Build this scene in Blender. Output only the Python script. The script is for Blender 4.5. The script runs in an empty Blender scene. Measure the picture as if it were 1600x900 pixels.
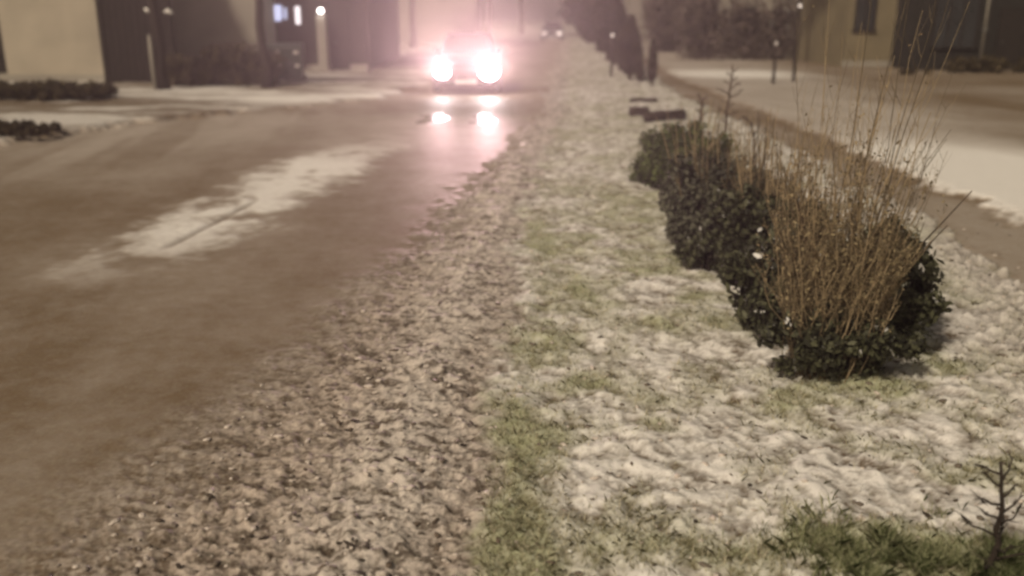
import bpy, math, random
import numpy as np
from mathutils import Vector, Matrix

random.seed(7)
rng = np.random.default_rng(7)
R = math.radians
S = bpy.context.scene
COL = S.collection

# ------------------------------------------------------------------ camera
CAM_H, FPX, PITCH = 1.9, 1400.0, R(16.9)
cd = bpy.data.cameras.new("camera")
cam = bpy.data.objects.new("camera", cd)
COL.objects.link(cam)
cam.location = (0, 0, CAM_H)
cam.rotation_euler = (R(90) - PITCH, 0, 0)
cd.sensor_width = 36.0
cd.lens = 36.0 * FPX / 1600
cd.clip_start, cd.clip_end = 0.05, 2000
cd.dof.use_dof = True
cd.dof.focus_distance = 4.1
cd.dof.aperture_fstop = 1.1
S.camera = cam

# ------------------------------------------------------------------ world, sun, exposure
SUN_EL, SUN_AZ = R(45), R(217)       # azimuth measured clockwise from +Y; the light comes from behind, a little left
w = bpy.data.worlds.new("World")
S.world = w
w.use_nodes = True
nt = w.node_tree
nt.nodes.clear()
wo = nt.nodes.new("ShaderNodeOutputWorld")
bg = nt.nodes.new("ShaderNodeBackground")
sky = nt.nodes.new("ShaderNodeTexSky")
sky.sky_type = 'NISHITA'
sky.sun_disc = False
sky.sun_elevation = SUN_EL
sky.sun_rotation = SUN_AZ
tint = nt.nodes.new("ShaderNodeMix")
tint.data_type = 'RGBA'
tint.blend_type = 'MULTIPLY'
tint.inputs[0].default_value = 1.0
tint.inputs[7].default_value = (1.0, 0.64, 0.35, 1)      # town glow under low cloud: the sky is brownish, not blue
nt.links.new(sky.outputs[0], tint.inputs[6])
nt.links.new(tint.outputs[2], bg.inputs[0])
bg.inputs[1].default_value = 0.055
nt.links.new(bg.outputs[0], wo.inputs[0])

sl = bpy.data.lights.new("sun", 'SUN')
sl.energy = 2.5
sl.angle = R(5)
sl.color = (1.0, 0.85, 0.66)
sun = bpy.data.objects.new("sun", sl)
COL.objects.link(sun)
sd = Vector((math.sin(SUN_AZ) * math.cos(SUN_EL), math.cos(SUN_AZ) * math.cos(SUN_EL), math.sin(SUN_EL)))
sun.rotation_euler = (-sd).to_track_quat('-Z', 'Y').to_euler()

S.view_settings.view_transform = 'Standard'
S.view_settings.look = 'None'
S.view_settings.exposure = 0.28
S.view_settings.gamma = 1.0
S.cycles.filter_width = 2.8
S.cycles.use_denoising = True
S.cycles.max_bounces = 5
S.cycles.volume_bounces = 0
S.cycles.transparent_max_bounces = 8
S.cycles.sample_clamp_indirect = 6

# ------------------------------------------------------------------ helpers
def gp(px, py, z=0.0):
    """photo pixel -> point on the ground plane (the survey of the place)"""
    u, v = (px - 800) / FPX, -(py - 450) / FPX
    fy = math.cos(PITCH) + v * math.sin(PITCH)
    fz = -math.sin(PITCH) + v * math.cos(PITCH)
    t = (CAM_H - z) / -fz
    return (u * t, fy * t)

def at(px, py, Y):
    """point at distance Y seen at that pixel"""
    u, v = (px - 800) / FPX, -(py - 450) / FPX
    fy = math.cos(PITCH) + v * math.sin(PITCH)
    fz = -math.sin(PITCH) + v * math.cos(PITCH)
    t = Y / fy
    return Vector((u * t, Y, CAM_H + fz * t))

def hsh(ix, iy, seed):
    h = (ix * 374761393 + iy * 668265263 + seed * 974634777) & 0xFFFFFFFF
    h = ((h ^ (h >> 13)) * 1274126177) & 0xFFFFFFFF
    h = (h ^ (h >> 16)) & 0xFFFFFFFF
    return h / 4294967295.0

def vn(x, y, seed=0):
    x = np.asarray(x, float); y = np.asarray(y, float)
    ix = np.floor(x).astype(np.int64); iy = np.floor(y).astype(np.int64)
    fx, fy = x - ix, y - iy
    fx = fx * fx * fx * (fx * (fx * 6 - 15) + 10); fy = fy * fy * fy * (fy * (fy * 6 - 15) + 10)
    a, b = hsh(ix, iy, seed), hsh(ix + 1, iy, seed)
    c, d = hsh(ix, iy + 1, seed), hsh(ix + 1, iy + 1, seed)
    return (a + (b - a) * fx) * (1 - fy) + (c + (d - c) * fx) * fy

def fbm(x, y, sc, octv=3, seed=0, gain=.5):
    s, a, t = 0, 1.0, 0
    x = np.asarray(x, float); y = np.asarray(y, float)
    for k in range(octv):
        c, n = math.cos(.7 + k * 1.3), math.sin(.7 + k * 1.3)
        s = s + a * vn((x * c - y * n) * sc + 17.3 * k, (x * n + y * c) * sc + 9.1 * k, seed + k * 13)
        t += a; a *= gain; sc *= 2.03
    return s / t

def ss(a, b, x):
    t = np.clip((x - a) / (b - a), 0, 1)
    return t * t * (3 - 2 * t)

class MB:
    def __init__(s): s.v = []; s.f = []
    def add(s, vs, fs):
        n = len(s.v); s.v.extend(tuple(p) for p in vs); s.f.extend(tuple(i + n for i in f) for f in fs)
    def box(s, x0, x1, y0, y1, z0, z1):
        s.add([(x0,y0,z0),(x1,y0,z0),(x1,y1,z0),(x0,y1,z0),(x0,y0,z1),(x1,y0,z1),(x1,y1,z1),(x0,y1,z1)],
              [(0,3,2,1),(4,5,6,7),(0,1,5,4),(1,2,6,5),(2,3,7,6),(3,0,4,7)])
    def tube(s, pts, rad, n=5):
        pts = [Vector(p) for p in pts]
        vs, fs = [], []
        for i, p in enumerate(pts):
            d = (pts[min(i + 1, len(pts) - 1)] - pts[max(i - 1, 0)])
            if d.length < 1e-9: d = Vector((0, 0, 1))
            d.normalize()
            a = d.cross(Vector((.31, .9, .12)))
            if a.length < .05: a = d.cross(Vector((1, 0, 0)))
            a.normalize(); b = d.cross(a)
            for k in range(n):
                t = 2 * math.pi * k / n
                vs.append(p + (a * math.cos(t) + b * math.sin(t)) * rad[i])
        for i in range(len(pts) - 1):
            for k in range(n):
                fs.append((i*n+k, i*n+(k+1) % n, (i+1)*n+(k+1) % n, (i+1)*n+k))
        fs.append(tuple(range(n))[::-1]); fs.append(tuple((len(pts)-1)*n + k for k in range(n)))
        s.add(vs, fs)
    def loft(s, secs, cap=True):
        n = len(secs[0]); vs = [p for q in secs for p in q]; fs = []
        for i in range(len(secs) - 1):
            for k in range(n):
                fs.append((i*n+k, i*n+(k+1) % n, (i+1)*n+(k+1) % n, (i+1)*n+k))
        if cap:
            fs.append(tuple(range(n))[::-1]); fs.append(tuple((len(secs)-1)*n + k for k in range(n)))
        s.add(vs, fs)
    def build(s, name, m, parent=None, smooth=False, bevel=0, loc=None):
        me = bpy.data.meshes.new(name)
        me.from_pydata(s.v, [], s.f); me.update()
        if m: me.materials.append(m)
        if smooth: me.polygons.foreach_set('use_smooth', [True] * len(me.polygons))
        o = bpy.data.objects.new(name, me); COL.objects.link(o)
        if parent: o.parent = parent
        if loc: o.location = loc
        if bevel:
            md = o.modifiers.new("bevel", 'BEVEL'); md.width = bevel; md.segments = 2; md.limit_method = 'ANGLE'
        return o

def npmesh(name, verts, faces, m, parent=None, smooth=False):
    """verts (n,3), faces (m,k) numpy arrays -> one mesh object"""
    me = bpy.data.meshes.new(name)
    k = faces.shape[1]
    me.vertices.add(len(verts)); me.vertices.foreach_set('co', np.ascontiguousarray(verts, dtype=np.float32).ravel())
    me.loops.add(faces.size); me.loops.foreach_set('vertex_index', np.ascontiguousarray(faces, dtype=np.int32).ravel())
    me.polygons.add(len(faces))
    me.polygons.foreach_set('loop_start', np.arange(0, faces.size, k, dtype=np.int32))
    me.polygons.foreach_set('loop_total', np.full(len(faces), k, dtype=np.int32))
    me.update(calc_edges=True); me.validate()
    if smooth: me.polygons.foreach_set('use_smooth', np.ones(len(faces), dtype=bool))
    if m: me.materials.append(m)
    o = bpy.data.objects.new(name, me); COL.objects.link(o)
    if parent: o.parent = parent
    return o

def empty(name, loc=(0, 0, 0), rz=0):
    o = bpy.data.objects.new(name, None); o.location = loc; o.rotation_euler = (0, 0, rz)
    o.empty_display_size = .2
    COL.objects.link(o); return o

def tag(o, label=None, cat=None, group=None, kind=None):
    if label: o['label'] = label
    if cat: o['category'] = cat
    if group: o['group'] = group
    if kind: o['kind'] = kind
    return o

# ------------------------------------------------------------------ materials
def mat(name, col, rough=.8, var=.25, scale=8, bump=0, bscale=30, spec=.4, island=0, col2=None, metal=0, detail=4, flecks=0, trans=0):
    m = bpy.data.materials.new(name); m.use_nodes = True
    t = m.node_tree; p = t.nodes['Principled BSDF']
    p.inputs['Roughness'].default_value = rough; p.inputs['Specular IOR Level'].default_value = spec
    p.inputs['Metallic'].default_value = metal
    tc = t.nodes.new('ShaderNodeTexCoord'); n = t.nodes.new('ShaderNodeTexNoise')
    n.inputs['Scale'].default_value = scale; n.inputs['Detail'].default_value = detail
    t.links.new(tc.outputs['Object'], n.inputs['Vector'])
    mx = t.nodes.new('ShaderNodeMix'); mx.data_type = 'RGBA'
    mx.inputs[6].default_value = (*[c * (1 - var) for c in col], 1)
    c2 = col2 or [min(1, c * (1 + var)) for c in col]
    mx.inputs[7].default_value = (*c2, 1)
    rp = t.nodes.new('ShaderNodeMapRange'); rp.inputs[1].default_value = .32; rp.inputs[2].default_value = .68
    if island:
        g = t.nodes.new('ShaderNodeNewGeometry'); ad = t.nodes.new('ShaderNodeMath'); ad.operation = 'MULTIPLY_ADD'
        ad.inputs[1].default_value = island; t.links.new(g.outputs['Random Per Island'], ad.inputs[0])
        t.links.new(n.outputs[0], ad.inputs[2]); 
        sb = t.nodes.new('ShaderNodeMath'); sb.operation = 'SUBTRACT'; sb.inputs[1].default_value = island / 2
        t.links.new(ad.outputs[0], sb.inputs[0]); t.links.new(sb.outputs[0], rp.inputs[0])
    else:
        t.links.new(n.outputs[0], rp.inputs[0])
    t.links.new(rp.outputs[0], mx.inputs[0]); t.links.new(mx.outputs[2], p.inputs['Base Color'])
    if flecks:
        gg = t.nodes.new('ShaderNodeNewGeometry'); gt = t.nodes.new('ShaderNodeMath'); gt.operation = 'GREATER_THAN'; gt.inputs[1].default_value = 1 - flecks
        t.links.new(gg.outputs['Random Per Island'], gt.inputs[0]); m3 = t.nodes.new('ShaderNodeMix'); m3.data_type = 'RGBA'
        m3.inputs[7].default_value = (.6, .6, .58, 1); t.links.new(gt.outputs[0], m3.inputs[0]); t.links.new(mx.outputs[2], m3.inputs[6])
        t.links.new(m3.outputs[2], p.inputs['Base Color'])
    if trans:
        tr = t.nodes.new('ShaderNodeBsdfTranslucent'); ms = t.nodes.new('ShaderNodeMixShader'); ms.inputs[0].default_value = trans
        src = p.inputs['Base Color'].links[0].from_socket; t.links.new(src, tr.inputs[0])
        t.links.new(p.outputs[0], ms.inputs[1]); t.links.new(tr.outputs[0], ms.inputs[2])
        t.links.new(ms.outputs[0], t.nodes['Material Output'].inputs['Surface'])
    if bump:
        n2 = t.nodes.new('ShaderNodeTexNoise'); n2.inputs['Scale'].default_value = bscale; n2.inputs['Detail'].default_value = 5
        t.links.new(tc.outputs['Object'], n2.inputs['Vector'])
        b = t.nodes.new('ShaderNodeBump'); b.inputs['Strength'].default_value = bump; b.inputs['Distance'].default_value = .02
        t.links.new(n2.outputs[0], b.inputs['Height']); t.links.new(b.outputs[0], p.inputs['Normal'])
    return m

def emis(name, col, strength):
    m = bpy.data.materials.new(name); m.use_nodes = True
    p = m.node_tree.nodes['Principled BSDF']
    p.inputs['Base Color'].default_value = (.6, .6, .6, 1)
    p.inputs['Emission Color'].default_value = (*col, 1)
    p.inputs['Emission Strength'].default_value = strength
    return m

def ground_material():
    m = bpy.data.materials.new("winter_ground"); m.use_nodes = True
    t = m.node_tree; p = t.nodes['Principled BSDF']; L = t.links.new; N = t.nodes.new
    def attr(n):
        a = N('ShaderNodeAttribute'); a.attribute_name = n; return a.outputs['Fac']
    geo = N('ShaderNodeNewGeometry')
    def noise(sc, det=4, rough=.6):
        n = N('ShaderNodeTexNoise'); n.inputs['Scale'].default_value = sc; n.inputs['Detail'].default_value = det
        n.inputs['Roughness'].default_value = rough; L(geo.outputs['Position'], n.inputs['Vector']); return n.outputs[0]
    def math_(op, a, b, c=None):
        n = N('ShaderNodeMath'); n.operation = op
        for i, q in enumerate([a, b, c]):
            if q is None: continue
            if isinstance(q, (int, float)): n.inputs[i].default_value = q
            else: L(q, n.inputs[i])
        return n.outputs[0]
    def mix(f, a, b):
        n = N('ShaderNodeMix'); n.data_type = 'RGBA'
        if isinstance(f, float): n.inputs[0].default_value = f
        else: L(f, n.inputs[0])
        for i, q in ((6, a), (7, b)):
            if isinstance(q, tuple): n.inputs[i].default_value = (*q, 1)
            else: L(q, n.inputs[i])
        return n.outputs[2]
    snow, grass, ice, rough = attr('snow'), attr('grass'), attr('ice'), attr('rough')
    fine = noise(55, 4, .65); mid = noise(9, 4, .6); big = noise(1.3, 3)
    # fine break-up of the snow cover, stronger where the surface is trodden and rough
    amp = math_('MULTIPLY_ADD', rough, 1.1, .16)
    f1 = math_('MULTIPLY', math_('SUBTRACT', fine, .5), amp)
    f2 = math_('MULTIPLY', math_('SUBTRACT', mid, .5), .35)
    sf = math_('ADD', math_('ADD', snow, f1), f2)
    cl = N('ShaderNodeClamp'); L(sf, cl.inputs[0]); sf = cl.outputs[0]
    dirt = mix(big, (.158, .110, .062), (.200, .142, .088))
    dirt = mix(math_('MULTIPLY', mid, .55), dirt, (.092, .068, .044))
    snowc = mix(fine, (.70, .69, .66), (.84, .83, .80))
    snowc = mix(attr('dirty'), snowc, mix(fine, (.40, .335, .285), (.60, .525, .46)))
    gr = mix(fine, (.19, .21, .105), (.45, .475, .31))
    dirt = mix(math_('MULTIPLY', rough, .85), dirt, (.050, .038, .029))
    c = mix(sf, dirt, snowc)
    gf = N('ShaderNodeClamp'); L(math_('ADD', grass, math_('MULTIPLY', math_('SUBTRACT', fine, .5), .9)), gf.inputs[0])
    c = mix(math_('MULTIPLY', gf.outputs[0], .85), c, gr)
    L(c, p.inputs['Base Color'])
    rr = N('ShaderNodeMapRange'); L(ice, rr.inputs[0]); rr.inputs[3].default_value = .72; rr.inputs[4].default_value = .035
    L(rr.outputs[0], p.inputs['Roughness'])
    sp = N('ShaderNodeMapRange'); L(ice, sp.inputs[0]); sp.inputs[3].default_value = .25; sp.inputs[4].default_value = 1.0
    L(sp.outputs[0], p.inputs['Specular IOR Level'])
    b = N('ShaderNodeBump'); b.inputs['Distance'].default_value = .012
    bs = N('ShaderNodeMapRange'); L(rough, bs.inputs[0]); bs.inputs[3].default_value = .12; bs.inputs[4].default_value = .8
    L(bs.outputs[0], b.inputs['Strength']); L(fine, b.inputs['Height']); L(b.outputs[0], p.inputs['Normal'])
    return m

M = dict(
    ground=ground_material(),
    render=mat('cream_render', (.40, .36, .29), .9, .10, 1.2, .2, 60),
    render2=mat('grey_render', (.30, .28, .24), .9, .12, 1.0, .2, 60),
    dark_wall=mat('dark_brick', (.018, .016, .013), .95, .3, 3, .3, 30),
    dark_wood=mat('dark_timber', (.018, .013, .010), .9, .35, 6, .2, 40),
    olive_wall=mat('ochre_render', (.19, .16, .10), .9, .15, 1.2, .2, 60),
    roof=mat('roof_tile', (.10, .07, .055), .85, .3, 5, .4, 20),
    frame=mat('window_frame', (.42, .41, .39), .5, .08, 5),
    glass=mat('dark_pane', (.02, .022, .025), .12, .2, 2, spec=.7),
    bark=mat('bark', (.075, .055, .04), .95, .35, 20, .6, 60),
    dark_bark=mat('black_bark', (.030, .022, .017), .95, .35, 30, .6, 80),
    cane=mat('tan_cane', (.25, .195, .12), .8, .55, 14, island=.9, trans=.15),
    dryleaf=mat('dry_leaf', (.25, .205, .12), .8, .5, 14, island=.9, trans=.35),
    leafA=mat('yew_leaf', (.060, .075, .024), .6, .55, 10, island=.8, spec=.3),
    leafB=mat('grey_green_leaf', (.075, .076, .055), .65, .55, 8, island=.9, spec=.3, flecks=.006),
    leafC=mat('holly_leaf', (.046, .048, .026), .65, .6, 8, island=1.0, spec=.35, flecks=.010),
    conifer=mat('conifer_leaf', (.048, .036, .020), .8, .45, 5, island=.8, spec=.2),
    hedge=mat('hedge_leaf', (.070, .054, .030), .8, .45, 5, island=.8, spec=.2),
    far=mat('bare_twigs', (.12, .095, .08), .9, .3, 3, island=.6, spec=.2),
    grassb=mat('grass_blade', (.36, .35, .20), .7, .4, 6, island=1.0, spec=.2, col2=(.68, .65, .48), trans=.5),
    grassg=mat('green_grass_blade', (.23, .285, .12), .6, .4, 6, island=1.0, spec=.2, col2=(.47, .49, .30), trans=.5),
    snow=mat('snow', (.76, .75, .72), .6, .06, 12, .3, 60),
    slush=mat('dirty_slush', (.30, .25, .20), .5, .5, 20, .5, 90, island=1.0, col2=(.62, .56, .50)),
    litter=mat('dark_litter', (.085, .065, .048), .8, .5, 20, island=1.0),
    log=mat('wet_log', (.028, .017, .010), .8, .4, 12, .6, 40),
    steel=mat('galvanised_steel', (.28, .28, .28), .5, .1, 10, metal=.6),
    paint=mat('dark_red_car_paint', (.05, .02, .022), .28, .1, 3, spec=.6),
    paintd=mat('dark_car_paint', (.03, .03, .035), .3, .1, 3, spec=.6),
    rubber=mat('rubber', (.025, .025, .025), .9, .2, 20),
    plastic=mat('black_plastic', (.02, .02, .02), .5, .2, 20),
    bin=mat('teal_bin_plastic', (.055, .07, .065), .5, .2, 6),
    lens=emis('headlight_beam', (1.0, .88, .90), 60),
    lensfar=emis('far_headlight', (1.0, .84, .76), .6),
    lampw=emis('lamp_glow', (1.0, .93, .88), 6),
    lampd=emis('dim_lamp_glow', (1.0, .84, .72), 1.0),
    bluewin=emis('lit_blue_window', (.62, .68, 1.0), .85),
    whitewin=emis('lit_white_window', (1.0, .92, .95), 1.1),
    refl=mat('white_reflector', (.8, .78, .78), .3, .05, 5),
    sticker=mat('white_sticker', (.8, .78, .72), .6, .05, 5),
    wrapper=mat('shiny_wrapper', (.9, .92, .88), .12, .03, 30, spec=1.0),
)

# ------------------------------------------------------------------ ground survey
def curve(pts):
    q = sorted([gp(*p)[::-1] for p in pts])
    ys = np.array([a for a, b in q]); xs = np.array([b for a, b in q])
    return lambda y: np.interp(y, ys, xs)

c_slush = curve([(-150, 960), (0, 820), (150, 710), (300, 610), (500, 465), (640, 375), (740, 275), (800, 225), (850, 185), (862, 120), (880, 60)])
c_ridge = curve([(520, 960), (600, 800), (660, 640), (720, 500), (760, 400), (790, 310), (830, 240), (855, 200), (868, 120), (884, 60)])
c_grass = curve([(742, 960), (755, 800), (762, 700), (778, 600), (795, 500), (808, 420), (822, 330), (845, 250), (872, 195), (885, 120), (893, 60)])
c_vr = curve([(2100, 700), (1850, 560), (1600, 450), (1440, 350), (1300, 268), (1180, 205), (1090, 165), (1045, 140), (1000, 100), (960, 70)])
c_kerb = curve([(2200, 590), (1900, 470), (1600, 352), (1520, 318), (1430, 283), (1300, 225), (1160, 165), (1075, 130), (1020, 100), (970, 70)])
c_mid = curve([(-500, 700), (0, 488), (250, 392), (400, 315), (520, 252), (640, 196), (720, 160), (800, 90)])
c_left = curve([(-400, 262), (0, 228), (200, 197), (420, 174), (600, 157), (690, 130), (760, 100), (830, 60)])

def blob(x, y, px, py, rx, ry):
    cx, cy = gp(px, py)
    return np.exp(-(((x - cx) / rx) ** 2 + ((y - cy) / ry) ** 2))

FX = {}
def fields(x, y):
    """height, snow cover, grass, ice, roughness and zone at ground points"""
    j = (fbm(x, y, 2.2, 3, 5) - .5) * .30 + (fbm(x, y, 12, 2, 6) - .5) * .18
    xj = x + j * np.clip(y / 5, .7, 2.0)
    xs, xr_, xg = c_slush(y), c_ridge(y), c_grass(y)
    vr, kb, lf, md = c_vr(y), c_kerb(y), c_left(y), c_mid(y)
    slush = ss(xs - .12, xs * .30 + xr_ * .70, xj) * (1 - ss(xg - .12, xg + .12, xj))
    berm = np.exp(-((xj - xr_) / (.13 + .012 * y)) ** 2)
    verge = ss(xg - .12, xg + .12, xj) * (1 - ss(vr - .12, vr + .1, xj))
    side = ss(vr - .1, vr + .15, xj)
    left = 1 - ss(lf - .2, lf + .1, xj)
    road = np.clip(1 - verge - side - left, 0, 1)
    rr = ss(0, .9, x - (gp(1440, 600)[0] + (y - 4.6) * .27)) * verge          # trodden lumpy snow right of the bushes
    wx = x + .03 * (vn(x * 9, y * 9, 3) - .5); wy = y + .03 * (vn(x * 9, y * 9, 4) - .5)
    lumps = fbm(wx, wy * .8 + wx * .3, 18, 4, 21, .66); lumps2 = fbm(x, y, 52, 2, 22)
    clod = np.clip((fbm(x, y, 24, 2, 33) - .50) * 3.2, 0, 1)
    hum = fbm(x, y, 3.2, 3, 40); tuft = fbm(x, y, 11, 3, 44)
    far = np.clip(y / 10, .6, 1.2)
    h = 0.008 * fbm(x, y, 1.5, 3, 50) + .004 * lumps2 * road
    h += slush * (.012 + .040 * (lumps - .35) + .014 * clod + .014 * lumps2) + berm * .035
    h += verge * (.045 + .055 * (hum - .5) + .045 * (tuft - .5) + .016 * (lumps - .4) + .012 * (lumps2 - .3))
    h += rr * (.055 * (lumps - .4) + .03 * clod)
    h += .05 * ss(kb - .05, kb + .2, xj) + left * (.10 + .05 * (hum - .5))
    # snow strip between the wheel tracks
    t = (xj - md) / (.20 + .052 * np.clip(y - 3, 0, 7)) + .5 * (fbm(x, y, 2.0, 3, 96) - .5)
    lim = ss(5.8, 8.4, y) * (1 - ss(11.5, 15, y))
    strip = np.exp(-t ** 4) * (.12 + .88 * lim) * ss(.30, .58, fbm(x, y, 2.4, 4, 97) + .18 * lim) * ss(2.5, 4.5, y)
    groove = np.exp(-((x - md - .03) / .035) ** 2) * ss(7.2, 7.6, y) * (1 - ss(9.0, 9.6, y))
    h += strip * .02 * (.4 + lumps) - groove * .025
    big = fbm(x, y, .55, 3, 60); streak = fbm(x * 2.2 + y * .35, y * .22, 1.0, 3, 61)
    sn = road * (.12 + .16 * (streak - .5) + .15 * ss(8, 16, y) + .22 * (big - .5) + .16 * (fbm(x, y, 3.2, 3, 99) - .5))
    sn += strip * (.86 + .3 * (lumps - .5)) * road * (1 - groove * .9)
    sn += road * .14 * ss(.35, .65, streak) * ss(9, 13, y) * ss(1.2, 3, md - x)
    pit = ss(.54, .68, fbm(wx * .8 + wy * .5, wy * 1.3, 19, 3, 120, .6)) + .7 * ss(.60, .72, fbm(wx, wy * 1.4, 46, 2, 121))
    sl = .50 + 1.5 * (lumps - .5) + .8 * (lumps2 - .5) + .22 * berm + .20 * ss(xs, xr_, x) + .45 * (fbm(x, y, 2.6, 3, 98) - .5)
    sl = np.clip(sl + .17, .2, 1.0) * (1 - .85 * np.clip(pit, 0, 1))
    sn = sn * (1 - slush) + slush * sl
    # verge: snow lying in the grass, with green showing
    gpatch = (ss(.50, .68, fbm(x * .8, y * 1.3, 2.0, 3, 70)) * .50 + .34 * ss(.45, .72, fbm(x, y * .7, 4, 3, 71)) + .9 * blob(x, y, 800, 850, .16, .45) + .55 * blob(x, y, 800, 720, .12, .35)
              + 1.1 * blob(x, y, 1440, 890, .20, .16) + .9 * blob(x, y, 1585, 890, .2, .12) + .9 * blob(x, y, 925, 606, .07, .09)
              + .6 * blob(x, y, 1120, 880, .35, .12) + .55 * blob(x, y, 1050, 520, .22, .25) + .5 * blob(x, y, 915, 465, .22, .25)
              + .55 * blob(x, y, 845, 400, .12, 1.0) + .5 * blob(x, y, 930, 300, .5, .5) + .9 * blob(x, y, 1340, 606, .20, .07)
              + .35 * blob(x, y, 1000, 210, 1.0, 3.0) + .5 * blob(x, y, 1030, 640, .2, .12) + .4 * blob(x, y, 1360, 665, .12, .07)
              + .45 * blob(x, y, 930, 860, .15, .12))
    gpatch = gpatch + .55 * ss(.42, .62, fbm(x, y, 2.4, 3, 130)) * np.exp(-((xj - xg - .18) / .28) ** 2)
    gpatch = np.clip(gpatch, 0, 1) * (1 - .75 * rr) * (1 - .35 * ss(6, 12, y))
    gr = verge * gpatch * np.clip(.45 + 1.1 * tuft, 0, 1.2)
    vs = .74 + .8 * (tuft - .5) + 1.9 * (lumps - .5) + .8 * (lumps2 - .5) - .30 * gpatch - .12 * ss(5, 9, y) - .06 * ss(11, 20, y)
    sn = sn * (1 - verge) + verge * (vs * (1 - rr) + rr * (.42 + 1.2 * (lumps - .42) + .35 * clod))
    # far side road and pavement
    edge = np.exp(-((xj - kb) / (.05 + .008 * y)) ** 2)
    sidesn = .27 + .30 * (big - .5) + .25 * (streak - .5)
    br = ss(kb, kb + .12, xj) * (1 - ss(kb + 1.1 + .05 * y, kb + 2.6 + .1 * y, xj))
    br = br * np.clip(.30 + 1.35 * blob(x, y, 1600, 285, 2.2, 1.8) + .8 * blob(x, y, 1180, 118, 4, 2.2) + .55 * blob(x, y, 1380, 250, 1.5, 2.5), 0, 1)
    sidesn = sidesn - .06 + .95 * br - .16 * edge - .10 * ss(12, 22, y) * ss(3, 8, x)
    sn = sn * (1 - side) + side * sidesn
    ls = .55 * ss(.40, .60, fbm(x * .5, y * 1.6, .9, 3, 80)) + .12
    ls = ls + .7 * blob(x, y, 480, 158, 3.5, .9) + .3 * blob(x, y, 220, 152, 2.5, .7) - .2 * blob(x, y, 60, 160, 3, 2.0)
    sn = sn * (1 - left) + left * ls
    sn -= .12 * left * np.exp(-((xj - lf) / .25) ** 2)
    rough = np.clip(slush * .9 + verge * .55 + rr * .45 + strip * .25 + left * .3, 0, 1)
    # two wet wheel tracks before the car, shaped to hold its headlight reflections
    wet = np.exp(-((xj + 1.62) / .24) ** 4) + np.exp(-((xj + .56) / .19) ** 4)
    wet = wet * ss(16.3, 16.8, y) * (1 - ss(18.0, 18.6, y)) * ss(.2, .45, fbm(x, y, 3.5, 2, 95))
    ice = np.clip(road * wet * .95 + .18 * road, 0, 1)
    sn = sn - .16 * road * ss(17, 19, y) * (1 - ss(24, 27, y))  # painted darker around the car to tone down headlight light on the ground
    zone = np.where(x < lf, 0, np.where(x < xg, 1, np.where(x < kb, 2, 3)))
    dirty = np.clip(.52 * slush * (1 - .75 * np.exp(-((xj - xr_) / (.26 + .02 * y)) ** 2)) + .55 * road * (1 - strip) + .35 * rr + .4 * side * (1 - br), 0, 1)
    FX['dirty'] = dirty
    return h, np.clip(sn, 0, 1), np.clip(gr, 0, 1), np.clip(ice, 0, 1), rough, zone

def ground_z(x, y):
    return float(fields(np.array([x]), np.array([y]))[0][0])

# fine terrain, split into its four surfaces along their real edges
def terrain():
    q = .0032
    d = 1.75 * np.exp(np.arange(0, int(math.log(75 / 1.75) / q)) * q)
    tt = np.arange(-.86, .96, q)
    D, T = np.meshgrid(d, tt, indexing='ij')
    X, Y = (T * D).ravel(), D.ravel()
    h, sn, gr, ice, rg, zone = fields(X, Y)
    nr, nc = D.shape
    i = np.arange(nr * nc).reshape(nr, nc)
    F = np.stack([i[:-1, :-1], i[:-1, 1:], i[1:, 1:], i[1:, :-1]], -1).reshape(-1, 4)
    fz = zone[F[:, 0]]
    V = np.stack([X, Y, h], -1)
    names = ['pavement', 'road', 'grass_verge', 'side_road']
    for z, nm in enumerate(names):
        f = F[fz == z]
        used, inv = np.unique(f, return_inverse=True)
        o = npmesh(nm, V[used], inv.reshape(f.shape), M['ground'], smooth=True)
        for an, arr in (('snow', sn), ('grass', gr), ('ice', ice), ('rough', rg), ('dirty', FX['dirty'])):
            a = o.data.attributes.new(an, 'FLOAT', 'POINT'); a.data.foreach_set('value', arr[used].astype(np.float32))
        tag(o, kind='structure')
terrain()
b = MB()
b.add([(-600, -200, -.08), (600, -200, -.08), (600, 900, -.08), (-600, 900, -.08)], [(0, 1, 2, 3)])
g = b.build('ground', M['ground'])
for an, v in (('snow', .5), ('grass', .1), ('ice', 0), ('rough', .3)):
    a = g.data.attributes.new(an, 'FLOAT', 'POINT'); a.data.foreach_set('value', [v] * 4)
tag(g, kind='structure')

# ------------------------------------------------------------------ grass, slush and litter lying on the ground
def scatter_pts(n, y0, y1, tmin=-.8, tmax=.9, power=1.0):
    y = y0 * (y1 / y0) ** (rng.random(n) ** power)
    t = tmin + (tmax - tmin) * rng.random(n)
    return t * y, y

def blades(name, x, y, z, hgt, wid, m, lean=.6, kind='stuff'):
    n = len(x)
    a = rng.random(n) * 2 * np.pi; ln = lean * (.3 + rng.random(n)) * hgt
    la = rng.random(n) * 2 * np.pi
    base = np.stack([x, y, z - .01], -1)
    sx = np.stack([np.cos(a), np.sin(a), 0 * a], -1) * (wid / 2)[:, None]
    tip = base + np.stack([np.cos(la) * ln, np.sin(la) * ln, hgt], -1)
    midp = base + np.stack([np.cos(la) * ln * .35, np.sin(la) * ln * .35, hgt * .62], -1)
    V = np.stack([base - sx, base + sx, midp + sx * .7, tip, midp - sx * .7], 1).reshape(-1, 3)
    F = (np.arange(n)[:, None] * 5 + np.array([0, 1, 2, 3, 4])[None]).reshape(-1, 5)
    return npmesh(name, V, F, m)

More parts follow.
